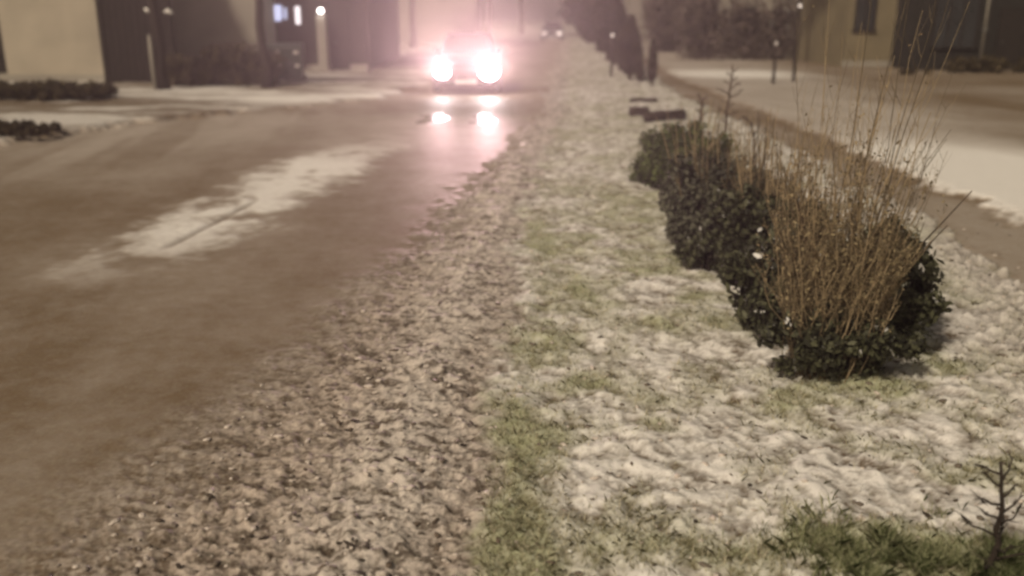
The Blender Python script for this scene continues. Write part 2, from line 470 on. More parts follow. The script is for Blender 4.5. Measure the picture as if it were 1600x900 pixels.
x, y = scatter_pts(900000, 2.2, 16)
h, sn, gr, ice, rg, zone = fields(x, y)
keep = (zone == 2) & (rng.random(len(x)) < gr * .34 * np.clip(5 / y, .2, 1) + .004)
x, y, h = x[keep], y[keep], h[keep]
tag(blades('verge_grass', x, y, h, .018 + .026 * rng.random(len(x)), .002 + .002 * rng.random(len(x)) + .0003 * y, M['grassb'], 1.1),
    'short olive grass poking through the thin snow of the verge', 'grass', kind='stuff')
n = 11000
cx = np.concatenate([gp(1440, 895)[0] + rng.normal(0, .19, n), gp(1590, 900)[0] + rng.normal(0, .10, n // 3)])
cy = np.concatenate([gp(1440, 895)[1] + rng.normal(0, .13, n), gp(1590, 900)[1] + rng.normal(0, .06, n // 3)])
k = fbm(cx, cy, 9, 3, 91) > .46
cx, cy = cx[k], cy[k]
h = fields(cx, cy)[0]
tag(blades('green_grass', cx, cy, h, .03 + .05 * rng.random(len(cx)), .003 + .003 * rng.random(len(cx)), M['grassg'], 1.0),
    'brighter green grass around the little bare sapling', 'grass', kind='stuff')

ICO_V = []
def ico():
    p = (1 + 5 ** .5) / 2
    v = np.array([(-1,p,0),(1,p,0),(-1,-p,0),(1,-p,0),(0,-1,p),(0,1,p),(0,-1,-p),(0,1,-p),(p,0,-1),(p,0,1),(-p,0,-1),(-p,0,1)], float)
    v /= np.linalg.norm(v[0])
    f = np.array([(0,11,5),(0,5,1),(0,1,7),(0,7,10),(0,10,11),(1,5,9),(5,11,4),(11,10,2),(10,7,6),(7,1,8),(3,9,4),(3,4,2),(3,2,6),(3,6,8),(3,8,9),(4,9,5),(2,4,11),(6,2,10),(8,6,7),(9,8,1)])
    return v, f
IV, IF = ico()
def chunks(name, x, y, z, size, m, flat=.6, stretch=1.0):
    n = len(x)
    a = rng.random(n) * 2 * np.pi
    v = IV[None] * (.65 + .7 * rng.random((n, 12)))[..., None]
    st = 1 + stretch * rng.random(n)
    v = v * np.stack([size * st, size, size * flat], -1)[:, None, :]
    c, s = np.cos(a)[:, None], np.sin(a)[:, None]
    vx = v[..., 0] * c - v[..., 1] * s; vy = v[..., 0] * s + v[..., 1] * c
    V = np.stack([vx + x[:, None], vy + y[:, None], v[..., 2] + z[:, None]], -1).reshape(-1, 3)
    F = (IF[None] + 12 * np.arange(n)[:, None, None]).reshape(-1, 3)
    return npmesh(name, V, F, m, smooth=False)

x, y = scatter_pts(160000, 2.2, 17)
h, sn, gr, ice, rg, zone = fields(x, y)
pr = np.where(zone == 1, np.clip(rg - .25, 0, 1) * .055, np.where(zone == 2, np.clip(rg - .6, 0, 1) * .10 + .012, .0))
kp = rng.random(len(x)) < pr
xx, yy, hh = x[kp], y[kp], h[kp]
tag(chunks('slush_lumps', xx, yy, hh + .002, .004 + .011 * rng.random(len(xx)) ** 2 + .0004 * yy, M['slush'], .55),
    'churned lumps of dirty snow and slush along the road edge', 'slush', kind='stuff')
kp = rng.random(len(x)) < np.where(zone == 1, np.clip(rg - .3, 0, 1) * .016, np.where(zone == 2, .0025 + .03 * np.clip(rg - .6, 0, 1), 0.0))
xx, yy, hh = x[kp], y[kp], h[kp]
tag(chunks('leaf_litter', xx, yy, hh + .004, .004 + .008 * rng.random(len(xx)) ** 2 + .0003 * yy, M['litter'], .35, 1.8),
    'dark grit and leaf scraps scattered on the dirty snow', 'litter', kind='stuff')

# ------------------------------------------------------------------ plants
def leafcloud(pts, size, m, name, parent, flat=1.0, droop=0.0):
    n = len(pts)
    d = rng.normal(size=(n, 3)); d[:, 2] = d[:, 2] * flat + droop
    d /= np.linalg.norm(d, axis=1)[:, None]
    u = np.cross(d, rng.normal(size=(n, 3))); u /= np.linalg.norm(u, axis=1)[:, None]
    s = (size * (.4 + 1.1 * rng.random(n)))[:, None]
    k = .45
    V = np.stack([pts - d * s, pts - d * s * .25 + u * s * k, pts + d * s * .45 + u * s * k * .7, pts + d * s,
                  pts + d * s * .45 - u * s * k * .7, pts - d * s * .25 - u * s * k], 1)
    V[:, [2, 3, 4], :] += (np.cross(d, u) * s * .18)[:, None, :]
    F = np.arange(n)[:, None] * 6 + np.arange(6)[None]
    return npmesh(name, V.reshape(-1, 3), F, m, parent)

def clump_points(n, rx, ry, rz, cz, nclump, cr, zmin=.02, shell=.55):
    """leaf positions gathered on clumps that fill an uneven ellipsoid"""
    c = rng.normal(size=(nclump, 3)); c /= np.linalg.norm(c, axis=1)[:, None]
    c *= (shell + (1 - shell) * rng.random(nclump) ** .5)[:, None] * (.68 + .55 * rng.random(nclump))[:, None]
    c = c * np.array([rx, ry, rz]) + np.array([0, 0, cz])
    idx = rng.integers(0, nclump, n)
    o = rng.normal(size=(n, 3)); o /= np.linalg.norm(o, axis=1)[:, None]
    o *= (rng.random(n) ** .4)[:, None] * cr * (.6 + .7 * rng.random(nclump)[idx])[:, None]
    p = c[idx] + o + rng.normal(0, cr * .16, (n, 3))
    return p[p[:, 2] > zmin]

def stems_mesh(rx, ry, h, n, r, seed=0):
    mb = MB(); rd = random.Random(seed)
    for k in range(n):
        a = rd.random() * 6.28; e = rd.random() ** .5
        tx, ty, tz = math.cos(a) * rx * e, math.sin(a) * ry * e, h * (.6 + .4 * rd.random()) * (1.1 - .5 * e)
        p0 = Vector((tx * .12, ty * .12, -.05))
        pts = [p0.lerp(Vector((tx, ty, tz)), t) + Vector((rd.gauss(0, .02), rd.gauss(0, .02), .12 * math.sin(t * 3.1) * e)) for t in (0, .25, .5, .75, 1)]
        mb.tube(pts, [r, r * .8, r * .6, r * .45, r * .25], 5)
    return mb

def bush(name, px, py, rx, ry, rz, n, size, m, label, group=None, cat='shrub', clumps=40, cr=.14, stems=14, cz=None, snow=0, Y=None, twigs=0):
    gx, gy = gp(px, py)
    root = empty(name, (gx, gy, ground_z(gx, gy)))
    tag(root, label, cat, group)
    pts = clump_points(n, rx, ry, rz, rz * .92 if cz is None else cz, clumps, cr)
    leafcloud(pts, size, m, 'foliage', root)
    stems_mesh(rx * .9, ry * .9, rz * 1.7, stems, .012 + rz * .008, n).build('stem', M['dark_bark'], root)
    if twigs:
        rd = random.Random(n); tw = MB()
        for k in range(twigs):
            a = rd.random() * 6.28; e = rd.random() ** .6; hh = rz * (1.9 + 1.3 * rd.random())
            bx, by = math.cos(a) * rx * .8 * e, math.sin(a) * ry * .8 * e; lx, ly = rd.gauss(0, .08), rd.gauss(0, .06)
            pts_ = [Vector((bx * (.6 + .5 * t) + lx * t + rd.gauss(0, .008), by * (.6 + .5 * t) + ly * t, hh * t)) for t in (.2, .45, .65, .85, 1)]
            tw.tube(pts_, [.0045, .004, .0035, .003, .0015], 4)
            for q in range(3):
                p = pts_[rd.randint(1, 3)]; dd = Vector((rd.gauss(0, .06), rd.gauss(0, .06), .05 + .1 * rd.random())); tw.tube([p, p + dd * .5, p + dd], [.0025, .002, .001], 3)
        tw.build('twig', M['cane'], root)
    return root

bush('evergreen_shrub', 1062, 298, .54, .50, .33, 20000, .026, M['leafA'], 'low dark green shrub farthest back in the bed, below the two bare stems', clumps=60, cr=.12, cz=.27, twigs=8)
bush('evergreen_shrub', 1118, 392, .50, .50, .38, 20000, .024, M['leafB'], 'rounded grey green shrub in the middle of the bed', clumps=70, cr=.12, cz=.36, twigs=45)
bush('evergreen_shrub', 1100, 436, .19, .16, .10, 3000, .022, M['leafC'], 'smallest low shrub with snow flecks spilling left from the bed', clumps=18, cr=.07, cz=.10, snow=.04, stems=8)
bush('evergreen_shrub', 1366, 545, .30, .26, .34, 17000, .024, M['leafC'], 'dark broadleaved shrub right of the foot of the tan canes', clumps=50, cr=.10, cz=.31, snow=.008)
bush('evergreen_shrub', 1212, 528, .27, .30, .32, 16000, .024, M['leafC'], 'dark broadleaved shrub left of the foot of the tan canes', clumps=50, cr=.10, cz=.29, snow=.010)
bush('evergreen_shrub', 1298, 598, .38, .17, .20, 8000, .022, M['leafC'], 'low dark shrub spread round the very foot of the tan canes', clumps=36, cr=.08, cz=.19)
bush('evergreen_shrub', 1196, 448, .34, .34, .36, 14000, .025, M['leafC'], 'dark shrub between the grey green shrub and the tan canes', clumps=38, cr=.12, cz=.34, twigs=70)

def cane_shrub():
    gx, gy = gp(1285, 594)
    root = empty('twiggy_shrub', (gx, gy, ground_z(gx, gy)))
    tag(root, 'tall bare shrub of upright tan canes rising from the dark bushes', 'shrub')
    rd = random.Random(4)
    mb = MB(); tips = []
    for k in range(220):
        a = rd.random() * 6.28; e = rd.random() ** .55
        H = (.72 + 1.05 * rd.random() ** 1.2 + (.95 * rd.random() if k % 4 == 0 else 0)) * (1.05 - .35 * e)
        sx, sy = math.cos(a) * .17 * e, math.sin(a) * .12 * e
        sp0 = .22 + .15 * H
        tx, ty = math.cos(a) * sp0 * e * 1.15 + .04 * H, math.sin(a) * sp0 * e
        r0 = .0021 + .0022 * rd.random() + (.0035 if k % 23 == 0 else 0)
        wob = (rd.gauss(0, .035), rd.gauss(0, .035)); pts = []; rad = []
        for i in range(9):
            t = i / 8
            pts.append(Vector((sx + (tx - sx) * t ** (.8 + .5 * (k % 7) / 6) + wob[0] * math.sin(t * 6 + k) + rd.gauss(0, .008), sy + (ty - sy) * t + wob[1] * math.cos(t * 5 + k), H * t - .03)))
            rad.append(r0 * (1 - .7 * t))
        mb.tube(pts, rad, 4)
        for q in range(rd.randint(5, 10)):
            t = .2 + .78 * rd.random(); i = min(7, int(t * 8)); p = pts[i].lerp(pts[i + 1], t * 8 - i)
            b2 = rd.random() * 6.28; ln = (.07 + .22 * rd.random()) * (1.1 - .4 * t); sp = .3 + .6 * rd.random()
            dr = Vector((math.cos(b2) * sp, math.sin(b2) * sp, 1)).normalized()
            p1 = p + dr * ln * .5; p2 = p + dr * ln + Vector((0, 0, .03))
            rr = r0 * (1 - .75 * t) * .6 + .0006
            mb.tube([p, p1, p2], [rr, rr * .7, rr * .4], 3)
            for s in range(9): tips.append(p.lerp(p2, .1 + .9 * rd.random()))
    mb.build('stem', M['cane'], root)
    P = np.array(tips); z = P[:, 2]
    keep = rng.random(len(P)) < np.clip(1.2 - np.abs(z - .62) / .62, .07, .95)
    P = P[keep] + rng.normal(0, .008, (keep.sum(), 3))
    leafcloud(P, .0095, M['dryleaf'], 'dry_leaves', root)
    # a side shoot leaning out to the right
    m2 = MB()
    for (dx, h2) in ((.62, .98), (.52, .80), (-.30, 1.0)):
        pts = [Vector((.05 + dx * t, .02, h2 * (.25 + .75 * t ** 1.1))) for t in (0, .25, .5, .75, 1)]
        m2.tube(pts, [.006, .0055, .005, .004, .003], 4)
    m2.build('leaning_stem', M['bark'], root)
cane_shrub()

def sapling(name, px, py, H, r, lean, label, seed, nb=8, m='dark_bark', Y=None, group=None, cat='sapling', blen=.3, bz0=.3):
    gx, gy = gp(px, py)
    root = empty(name, (gx, gy, ground_z(gx, gy)))
    tag(root, label, cat, group)
    rd = random.Random(seed); mb = MB(); br = MB()
    pts = [Vector((lean[0] * t * t + rd.gauss(0, r * .6), lean[1] * t + rd.gauss(0, r * .6), H * t - .03)) for t in [i / 9 for i in range(10)]]
    mb.tube(pts, [r * (1 - .6 * i / 9) for i in range(10)], 7)
    for k in range(nb):
        t = bz0 + (.97 - bz0) * (k + rd.random() * .6) / nb; i = min(8, int(t * 9)); p = pts[i].lerp(pts[i + 1], t * 9 - i)
        a = (0 if k % 2 else math.pi) + rd.gauss(0, .6); ln = blen * (.5 + .7 * rd.random()) * (1.2 - .6 * t)
        dr = Vector((math.cos(a), math.sin(a), .18 + .5 * rd.random()))
        q = [p, p + dr * ln * .4, p + dr * ln * .7 + Vector((0, 0, rd.gauss(0, ln * .08))), p + dr * ln + Vector((0, 0, rd.gauss(0.02, ln * .12)))]
        br.tube(q, [r * .42, r * .33, r * .26, r * .15], 5)
        for s in range(3):
            pp = q[1].lerp(q[3], rd.random()); d2 = Vector((math.cos(a + rd.gauss(0, .8)), math.sin(a + rd.gauss(0, .8)), rd.uniform(-.2, .9))) * ln * .32
            br.tube([pp, pp + d2 * .5, pp + d2], [r * .22, r * .17, r * .1], 4)
    mb.build('trunk', M[m], root, True)
    br.build('branch', M[m], root)
    return root

sapling('bare_sapling', 1544, 912, .47, .013, (-.02, 0), 'small black bare sapling standing in green grass at lower right', 3, 13, blen=.16, bz0=.12)
sapling('bare_sapling', 1092, 262, .92, .034, (-.03, 0), 'left bare brown stem with broken top behind the low dark green shrub', 8, 6, 'bark', blen=.10, bz0=.6)
sapling('bare_sapling', 1130, 266, 1.30, .024, (.01, 0), 'taller bare brown stem right of the broken stem behind the low shrub', 12, 12, 'bark', blen=.17, bz0=.45)
def arched():
    gx, gy = gp(1172, 290)
    root = empty('arching_stem', (gx, gy, ground_z(gx, gy)))
    tag(root, 'arching dead branch curving down beside the two bare stems', 'branch')
    mb = MB(); mb.tube([(0.03, 0, -.03), (.02, 0, .25), (0, 0, .5), (-.05, 0, .66), (-.13, 0, .73), (-.20, 0, .68)], [.018, .016, .014, .012, .009, .006], 6)
    mb.build('main_stem', M['dark_bark'], root, True)
    m2 = MB(); m2.tube([(0, 0, .5), (.04, 0, .62), (.03, 0, .80)], [.009, .007, .004], 5)
    m2.tube([(.02, 0, .2), (.10, .05, .42), (.14, .05, .62)], [.009, .007, .004], 5)
    m2.build('twig', M['dark_bark'], root)
arched()

# upright conifers receding along the verge
def conifer(px, py, H, rad, label, seed, m='conifer', n=2600, leaf=.06, name='columnar_conifer', group='dark conifers in a row along the verge'):
    gx, gy = gp(px, py)
    root = empty(name, (gx, gy, ground_z(gx, gy))); tag(root, label, 'tree', group)
    z = rng.random(n) ** .9; a = rng.random(n) * 6.28
    prof = np.interp(z, [0, .12, .4, .75, 1], [.55, .9, 1.0, .72, .12])
    wob = .45 + 1.1 * fbm(a * 1.2 + seed, z * H * 1.6, 1.6, 2, seed)
    r = rad * prof * wob * (rng.random(n) ** .35)
    P = np.stack([np.cos(a) * r, np.sin(a) * r, .10 * H + z * H * .9], -1)
    leafcloud(P, leaf, M[m], 'crown', root, 1.8, .6)
    mb = MB(); mb.tube([(0, 0, -.1), (0, 0, H * .4), (0, 0, H * .85)], [rad * .16 + .02, rad * .12 + .01, .01], 7)
    mb.build('trunk', M['bark'], root, True)
conifer(1018, 137, 1.25, .13, 'narrowest dark upright conifer, nearest to the logs', 1, n=2500, leaf=.035)
conifer(1000, 131, .75, .12, 'shortest upright conifer between two taller ones', 2, n=1500, leaf=.035)
conifer(984, 128, 1.85, .30, 'bushy dark conifer second in size class, left of the narrow one', 3, n=6000, leaf=.045)
conifer(968, 112, 2.2, .34, 'dark conifer beside the lit post, before the big hazy trees', 4, n=5000, leaf=.05)
conifer(950, 97, 3.6, .62, 'tall dark conifer left of the lit post', 5, n=7000, leaf=.07)
conifer(935, 82, 4.8, .95, 'broad conifer half hidden in haze behind the tall dark one', 6, n=7000, leaf=.10)
conifer(921, 68, 6.5, 1.5, 'large hazy conifer far along the verge', 7, n=7000, leaf=.15)
conifer(909, 54, 9.5, 2.2, 'farthest and faintest conifer of the row', 8, n=7000, leaf=.24)

# logs lying at the end of the bed
def log(p0, p1, r, label):
    x0, y0 = gp(*p0); x1, y1 = gp(*p1)
    root = empty('log', ((x0 + x1) / 2, (y0 + y1) / 2, ground_z((x0 + x1) / 2, (y0 + y1) / 2)))
    tag(root, label, 'log', 'dark logs at the end of the bed')
    a = Vector((x0 - x1, y0 - y1, 0)) / 2
    mb = MB(); mb.tube([a, a * .9, a * .3 + Vector((0, 0, .01)), a * -.4, a * -.92, -a], [r * .8, r, r * 1.05, r * .95, r, r * .8], 10)
    mb.v = [(v[0], v[1], v[2] + r * .8) for v in mb.v]
    mb.build('wood', M['log'], root, True)
    m2 = MB(); m2.tube([a * .8, a * .3, a * -.3, a * -.8], [r * .1, r * .3, r * .35, r * .1], 8)
    m2.v = [(v[0], v[1], v[2] * .5 + r * 1.82) for v in m2.v]
    m2.build('snow_cap', M['snow'], root, True)
log((1008, 195), (1068, 190), .10, 'longest dark brown log nearest the shrubs')
log((984, 186), (1012, 185), .10, 'short stubby dark log left of the longest log')
log((984, 164), (1026, 163), .05, 'thin pale brown log lying behind the two dark ones')

# ------------------------------------------------------------------ oncoming car
def car(loc, rz, label, paint, lens, light=True, name='oncoming_car', cat='car'):
    root = empty(name, loc, rz); tag(root, label, cat)
    W = .84
    def sec(y, w, z0, z1, cr, n=5):
        pts = []
        for (cx, cz, a0) in ((w - cr, z1 - cr, 0), (-(w - cr), z1 - cr, 90), (-(w - cr), z0 + cr, 180), (w - cr, z0 + cr, 270)):
            for i in range(n):
                a = R(a0 + 90 * i / (n - 1)); pts.append((cx + cr * math.cos(a), y, cz + cr * math.sin(a)))
        return pts
    b = MB()
    b.loft([sec(0, .62, .26, .60, .10), sec(.06, .76, .20, .70, .12), sec(.25, W - .02, .18, .80, .13), sec(.9, W, .18, .92, .13), sec(1.3, W + .01, .18, .96, .12),
            sec(2.6, W + .01, .18, .98, .12), sec(3.4, W, .2, 1.0, .13), sec(3.75, W - .05, .24, .95, .13), sec(3.85, .66, .30, .85, .12)])
    body = b.build('body', M[paint], root, True)
    g = MB()
    g.loft([sec(1.05, .70, .90, .96, .03), sec(1.75, .60, .92, 1.42, .09), sec(2.4, .60, .92, 1.48, .10), sec(3.1, .60, .92, 1.44, .10), sec(3.62, .66, .92, .99, .03)])
    g.build('cabin', M[paint], root, True)
    wd = MB(); wd.add([(-.60, 1.13, 1.00), (.60, 1.13, 1.00), (.49, 1.70, 1.385), (-.49, 1.70, 1.385)], [(0, 1, 2, 3)])
    wd.v = [(x, y - .035, z + .025) for x, y, z in wd.v]; wd.build('windscreen', M['glass'], root)
    for s in (-1, 1):
        sw = MB(); sw.add([(s * .685, 1.42, 1.02), (s * .625, 1.86, 1.36), (s * .625, 2.95, 1.38), (s * .685, 3.25, 1.04)], [(0, 1, 2, 3)])
        sw.build('side_window', M['glass'], root)
        mi = MB(); mi.box(s * .80 - .07, s * .80 + .07, 1.32, 1.40, .98, 1.09); mi.build('wing_mirror', M[paint], root, bevel=.02)
        hl = MB()
        k = 1.25 if s > 0 else 1.0; hl.tube([(s * .58, -.07, .56), (s * .58, -.03, .56), (s * .58, .09, .56)], [.12 * k, .155 * k, .16 * k], 16)
        hl.v = [(s * .58 + (x - s * .58) * 1.2, y + .03 * abs(x) / .7, z) for x, y, z in hl.v]
        hl.build('headlight', M[lens], root, True)
        for yy in (.72, 3.15):
            wr = MB(); wr.tube([(s * .66, yy, .30), (s * .70, yy, .30), (s * .84, yy, .30), (s * .865, yy, .30)], [.24, .30, .30, .27], 20)
            ty = wr.build('wheel', M['rubber'], root)
            rm = MB(); rm.tube([(s * .855, yy, .30), (s * .875, yy, .30)], [.18, .16], 14); rm.build('rim', M['steel'], ty)
    gr = MB()
    for k in range(4): gr.box(-.36, .36, -.02, .05, .40 + k * .05, .425 + k * .05)
    gr.build('grille', M['plastic'], root)
    bp = MB(); bp.box(-.70, .70, -.01, .12, .24, .34); bp.build('bumper', M['plastic'], root, bevel=.03)
    npb = MB(); npb.box(-.26, .26, -.03, -.012, .27, .37); npb.build('number_plate', M['refl'], root)
    for s in (-1, 1):
        wp = MB(); wp.tube([(s * .30 - .1, 1.16, 1.03), (s * .30 + .22, 1.30, 1.12)], [.008, .006], 4); wp.build('wiper', M['plastic'], root)
    if light:
        for s in (-1, 1):
            li = bpy.data.lights.new('headlight_beam', 'SPOT'); li.energy = HEAD_W * (1.0 if s < 0 else 1.5); li.spot_size = R(50); li.spot_blend = 1.0
            li.color = (1.0, .62, .65); li.shadow_soft_size = .06
            o = bpy.data.objects.new('headlight_beam', li); COL.objects.link(o); o.parent = root
            o.location = (s * .58, -.12, .56); o.rotation_euler = (R(90), 0, 0)
            o.rotation_euler = Vector((0, -1, 0.30)).to_track_quat('-Z', 'Y').to_euler()
    return root
HEAD_W = 3400
cy_ = gp(728, 149)
car((cy_[0], cy_[1], .01), R(0), 'oncoming car with two glaring white headlights on the snowy road', 'paint', 'lens')
far = gp(862, 64)
car((far[0], far[1], .01), R(-4), 'faint far car with pinprick lights beyond the oncoming one', 'paintd', 'lensfar', False, name='distant_car')

# ------------------------------------------------------------------ buildings
def window(x0, x1, z0, z1, y, parent, pane='glass', frame='frame', bars=1):
    f = MB(); t = .06
    f.box(x0 - t, x1 + t, y - .05, y - .003, z1, z1 + t); f.box(x0 - t - .05, x1 + t + .05, y - .10, y - .003, z0 - t, z0)
    f.box(x0 - t, x0, y - .05, y - .003, z0, z1); f.box(x1, x1 + t, y - .05, y - .003, z0, z1)
    for k in range(bars):
        xc = x0 + (x1 - x0) * (k + 1) / (bars + 1); f.box(xc - .025, xc + .025, y - .045, y - .003, z0, z1)
    fo = f.build('window', M[frame], parent)
    p = MB(); p.box(x0, x1, y - .02, y - .002, z0, z1); p.build('pane', M[pane], fo)
    return fo

def house(name, x0, x1, y0, depth, H, wall, label, wins=(), doors=(), roofh=2.2, cat='house', group=None):
    root = empty(name, ((x0 + x1) / 2, y0, 0)); tag(root, label, cat, group)
    cx = (x0 + x1) / 2
    def B(): return MB()
    b = B(); b.box(x0 - cx, x1 - cx, 0, depth, -.1, H); b.build('wall', M[wall], root)
    pl = B(); pl.box(x0 - cx - .03, x1 - cx + .03, -.03, .2, -.1, .28); pl.build('plinth', M['dark_wall' if wall == 'dark_wall' else 'render2'], root)
    r = B(); o = .35
    r.add([(x0-cx-o, -o, H), (x1-cx+o, -o, H), (x1-cx+o, depth+o, H), (x0-cx-o, depth+o, H), (x0-cx-o, depth/2, H+roofh), (x1-cx+o, depth/2, H+roofh),
           (x0-cx-o, -o, H-.15), (x1-cx+o, -o, H-.15), (x1-cx+o, depth+o, H-.15), (x0-cx-o, depth+o, H-.15)],
          [(0,1,5,4), (2,3,4,5), (3,0,4), (1,2,5), (6,7,1,0), (7,8,2,1), (8,9,3,2), (9,6,0,3), (9,8,7,6)])
    ro = r.build('roof', M['roof'], root)
    ch = B(); ch.box(-.4, .4, depth / 2 - .3, depth / 2 + .3, H + roofh - .5, H + roofh + .8); ch.build('chimney', M['roof'], ro)
    for wdw in wins:
        a, bb, z0, z1 = wdw[:4]; window(a - cx, bb - cx, z0, z1, 0, root, *(wdw[4:]))
    for (a, bb, z1, mm) in doors:
        d = B(); d.box(a - cx, bb - cx, -.05, -.004, .05, z1); dd = d.build('door', M[mm], root, bevel=.01)
        hnd = B(); hnd.tube([(a - cx + .12, -.09, 1.02), (a - cx + .12, -.05, 1.02)], [.02, .02], 8); hnd.build('handle', M['steel'], dd)
        fr = B(); fr.box(a - cx - .08, a - cx, -.07, -.004, 0, z1); fr.box(bb - cx, bb - cx + .08, -.07, -.004, 0, z1); fr.box(a - cx - .08, bb - cx + .08, -.07, -.004, z1, z1 + .08)
        fr.build('door_frame', M['frame' if not wall.startswith('dark') else 'dark_wood'], dd)
    return root

Yh = gp(100, 132)[1]
def X(px, Y): return (px - 800) / FPX * Y * 1.0 / (math.cos(PITCH) + (-(70 - 450) / FPX) * math.sin(PITCH)) * 1.0
def XX(px, py, Y): return at(px, py, Y).x
xa, xb = XX(8, 90, Yh), XX(163, 90, Yh)
house('cream_house', xa, xb, Yh, 8, 5.2, 'render', 'pale cream rendered house end wall at far left', wins=[(xa + 1.0, xa + 2.0, 3.2, 4.3)])
xd = XX(-160, 90, Yh)
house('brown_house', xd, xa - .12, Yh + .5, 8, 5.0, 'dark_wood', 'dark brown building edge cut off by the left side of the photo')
# dark timber gate filling the gap
def gate(x0, x1, y, z1, label):
    root = empty('timber_gate', ((x0 + x1) / 2, y, 0)); tag(root, label, 'gate')
    w = (x1 - x0) / 2; n = 9
    b = MB()
    for k in range(n):
        a = -w + 2 * w * k / n; b.box(a + .008, a + 2 * w / n - .008, 0, .05, .04, z1 - .05)
    b.build('boards', M['dark_wood'], root)
    for zz in (z1 - .3, .2):
        f = MB(); f.box(-w, w, .055, .12, zz, zz + .18); f.build('rail', M['dark_wood'], root)
    for s in (-1, 1):
        p = MB(); p.box(s * (w + .07) - .07, s * (w + .07) + .07, -.03, .13, -.1, z1 + .1); p.build('post', M['dark_wood'], root)
Yg = Yh - .6
gate(XX(168, 90, Yg), XX(266, 90, Yg), Yg, 3.3, 'tall dark boarded gate between the cream house and the grey house')
Y2 = gp(340, 118)[1]
x2a, x2b = XX(268, 60, Y2), XX(414, 60, Y2)
house('grey_house', x2a, x2b, Y2, 8, 5.4, 'render2', 'dim grey rendered house wall behind the hedge', wins=[(x2a + .9, x2a + 2.0, 3.2, 4.4)])
Y3 = Y2 + 1.5
x3a, x3b = XX(417, 60, Y3), XX(575, 60, Y3)
def LX(px): return XX(px, 30, Y3)
def LZ(py): return at(450, py, Y3).z
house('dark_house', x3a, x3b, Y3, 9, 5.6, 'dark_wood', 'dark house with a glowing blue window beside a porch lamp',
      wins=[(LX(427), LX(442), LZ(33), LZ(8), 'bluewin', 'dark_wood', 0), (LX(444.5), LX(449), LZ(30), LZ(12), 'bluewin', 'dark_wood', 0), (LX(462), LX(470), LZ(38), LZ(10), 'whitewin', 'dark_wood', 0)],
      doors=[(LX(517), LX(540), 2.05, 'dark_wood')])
def porch():
    pos = at(500, 17, Y3 - .6)
    root = empty('porch_lamp_post', (pos.x, pos.y, 0)); tag(root, 'pale square post carrying a bright white porch lamp', 'lamp post')
    b = MB(); b.box(-.16, .16, 0, .3, -.1, pos.z - .14); b.build('post', M['render2'], root, bevel=.02)
    c = MB(); c.tube([(0, .12, pos.z - .13), (0, .12, pos.z - .07)], [.10, .08], 12); c.build('lamp_base', M['plastic'], root)
    l = MB(); l.tube([(0, .12, pos.z - .07), (0, .12, pos.z - .02), (0, .12, pos.z + .05), (0, .12, pos.z + .08)], [.06, .09, .08, .03], 12); l.build('lamp_globe', M['lampw'], root, True)
    li = bpy.data.lights.new('porch_light', 'POINT'); li.energy = 14; li.color = (1, .92, .9); li.shadow_soft_size = .1
    o = bpy.data.objects.new('porch_light', li); COL.objects.link(o); o.parent = root; o.location = (0, -.02, pos.z + .02)
porch()

def hedge(name, px0, px1, py, H, dep, label, m='hedge', n=9000, leaf=.05, cat='hedge', clumps=60, group=None):
    x0, y0 = gp(px0, py); x1, _ = gp(px1, py)
    root = empty(name, ((x0 + x1) / 2, y0, ground_z((x0 + x1) / 2, y0))); tag(root, label, cat, group)
    L = (x1 - x0)
    cx = rng.uniform(-L / 2, L / 2, clumps); cz = rng.uniform(.15, .85, clumps) * H * (.75 + .35 * fbm(cx, cx * 0, .9, 2, int(L * 10)))
    idx = rng.integers(0, clumps, n); o = rng.normal(size=(n, 3)); o /= np.linalg.norm(o, axis=1)[:, None]; o *= (rng.random(n) ** .4)[:, None] * H * .30
    P = np.stack([cx[idx], rng.uniform(-dep / 2, dep / 2, clumps)[idx], cz[idx]], -1) + o; P = P[P[:, 2] > .01]
    leafcloud(P, leaf, M[m], 'foliage', root)
    mb = MB(); rd = random.Random(int(L * 7))
    for k in range(max(4, int(L * 3))):
        a = rd.uniform(-L / 2, L / 2); mb.tube([(a, 0, -.05), (a + rd.gauss(0, .1), rd.gauss(0, .05), H * .4), (a + rd.gauss(0, .2), rd.gauss(0, .1), H * .8)], [.02, .014, .006], 5)
    mb.build('stem', M['bark'], root)
hedge('garden_hedge', 268, 330, 140, .85, .8, 'lower left half of the dark hedge in front of the grey house', n=7000, leaf=.05)
hedge('garden_hedge', 322, 432, 139, 1.12, .9, 'higher rounded hedge at the right end of the grey wall', n=11000, leaf=.05, clumps=80)
hedge('low_hedge', -60, 165, 162, .40, 1.2, 'low ragged planting along the foot of the cream wall', n=18000, leaf=.04, clumps=190)
hedge('low_bush', -60, 80, 219, .17, .9, 'low dark bush at the road edge on the far left', n=11000, leaf=.03, clumps=90, cat='shrub')

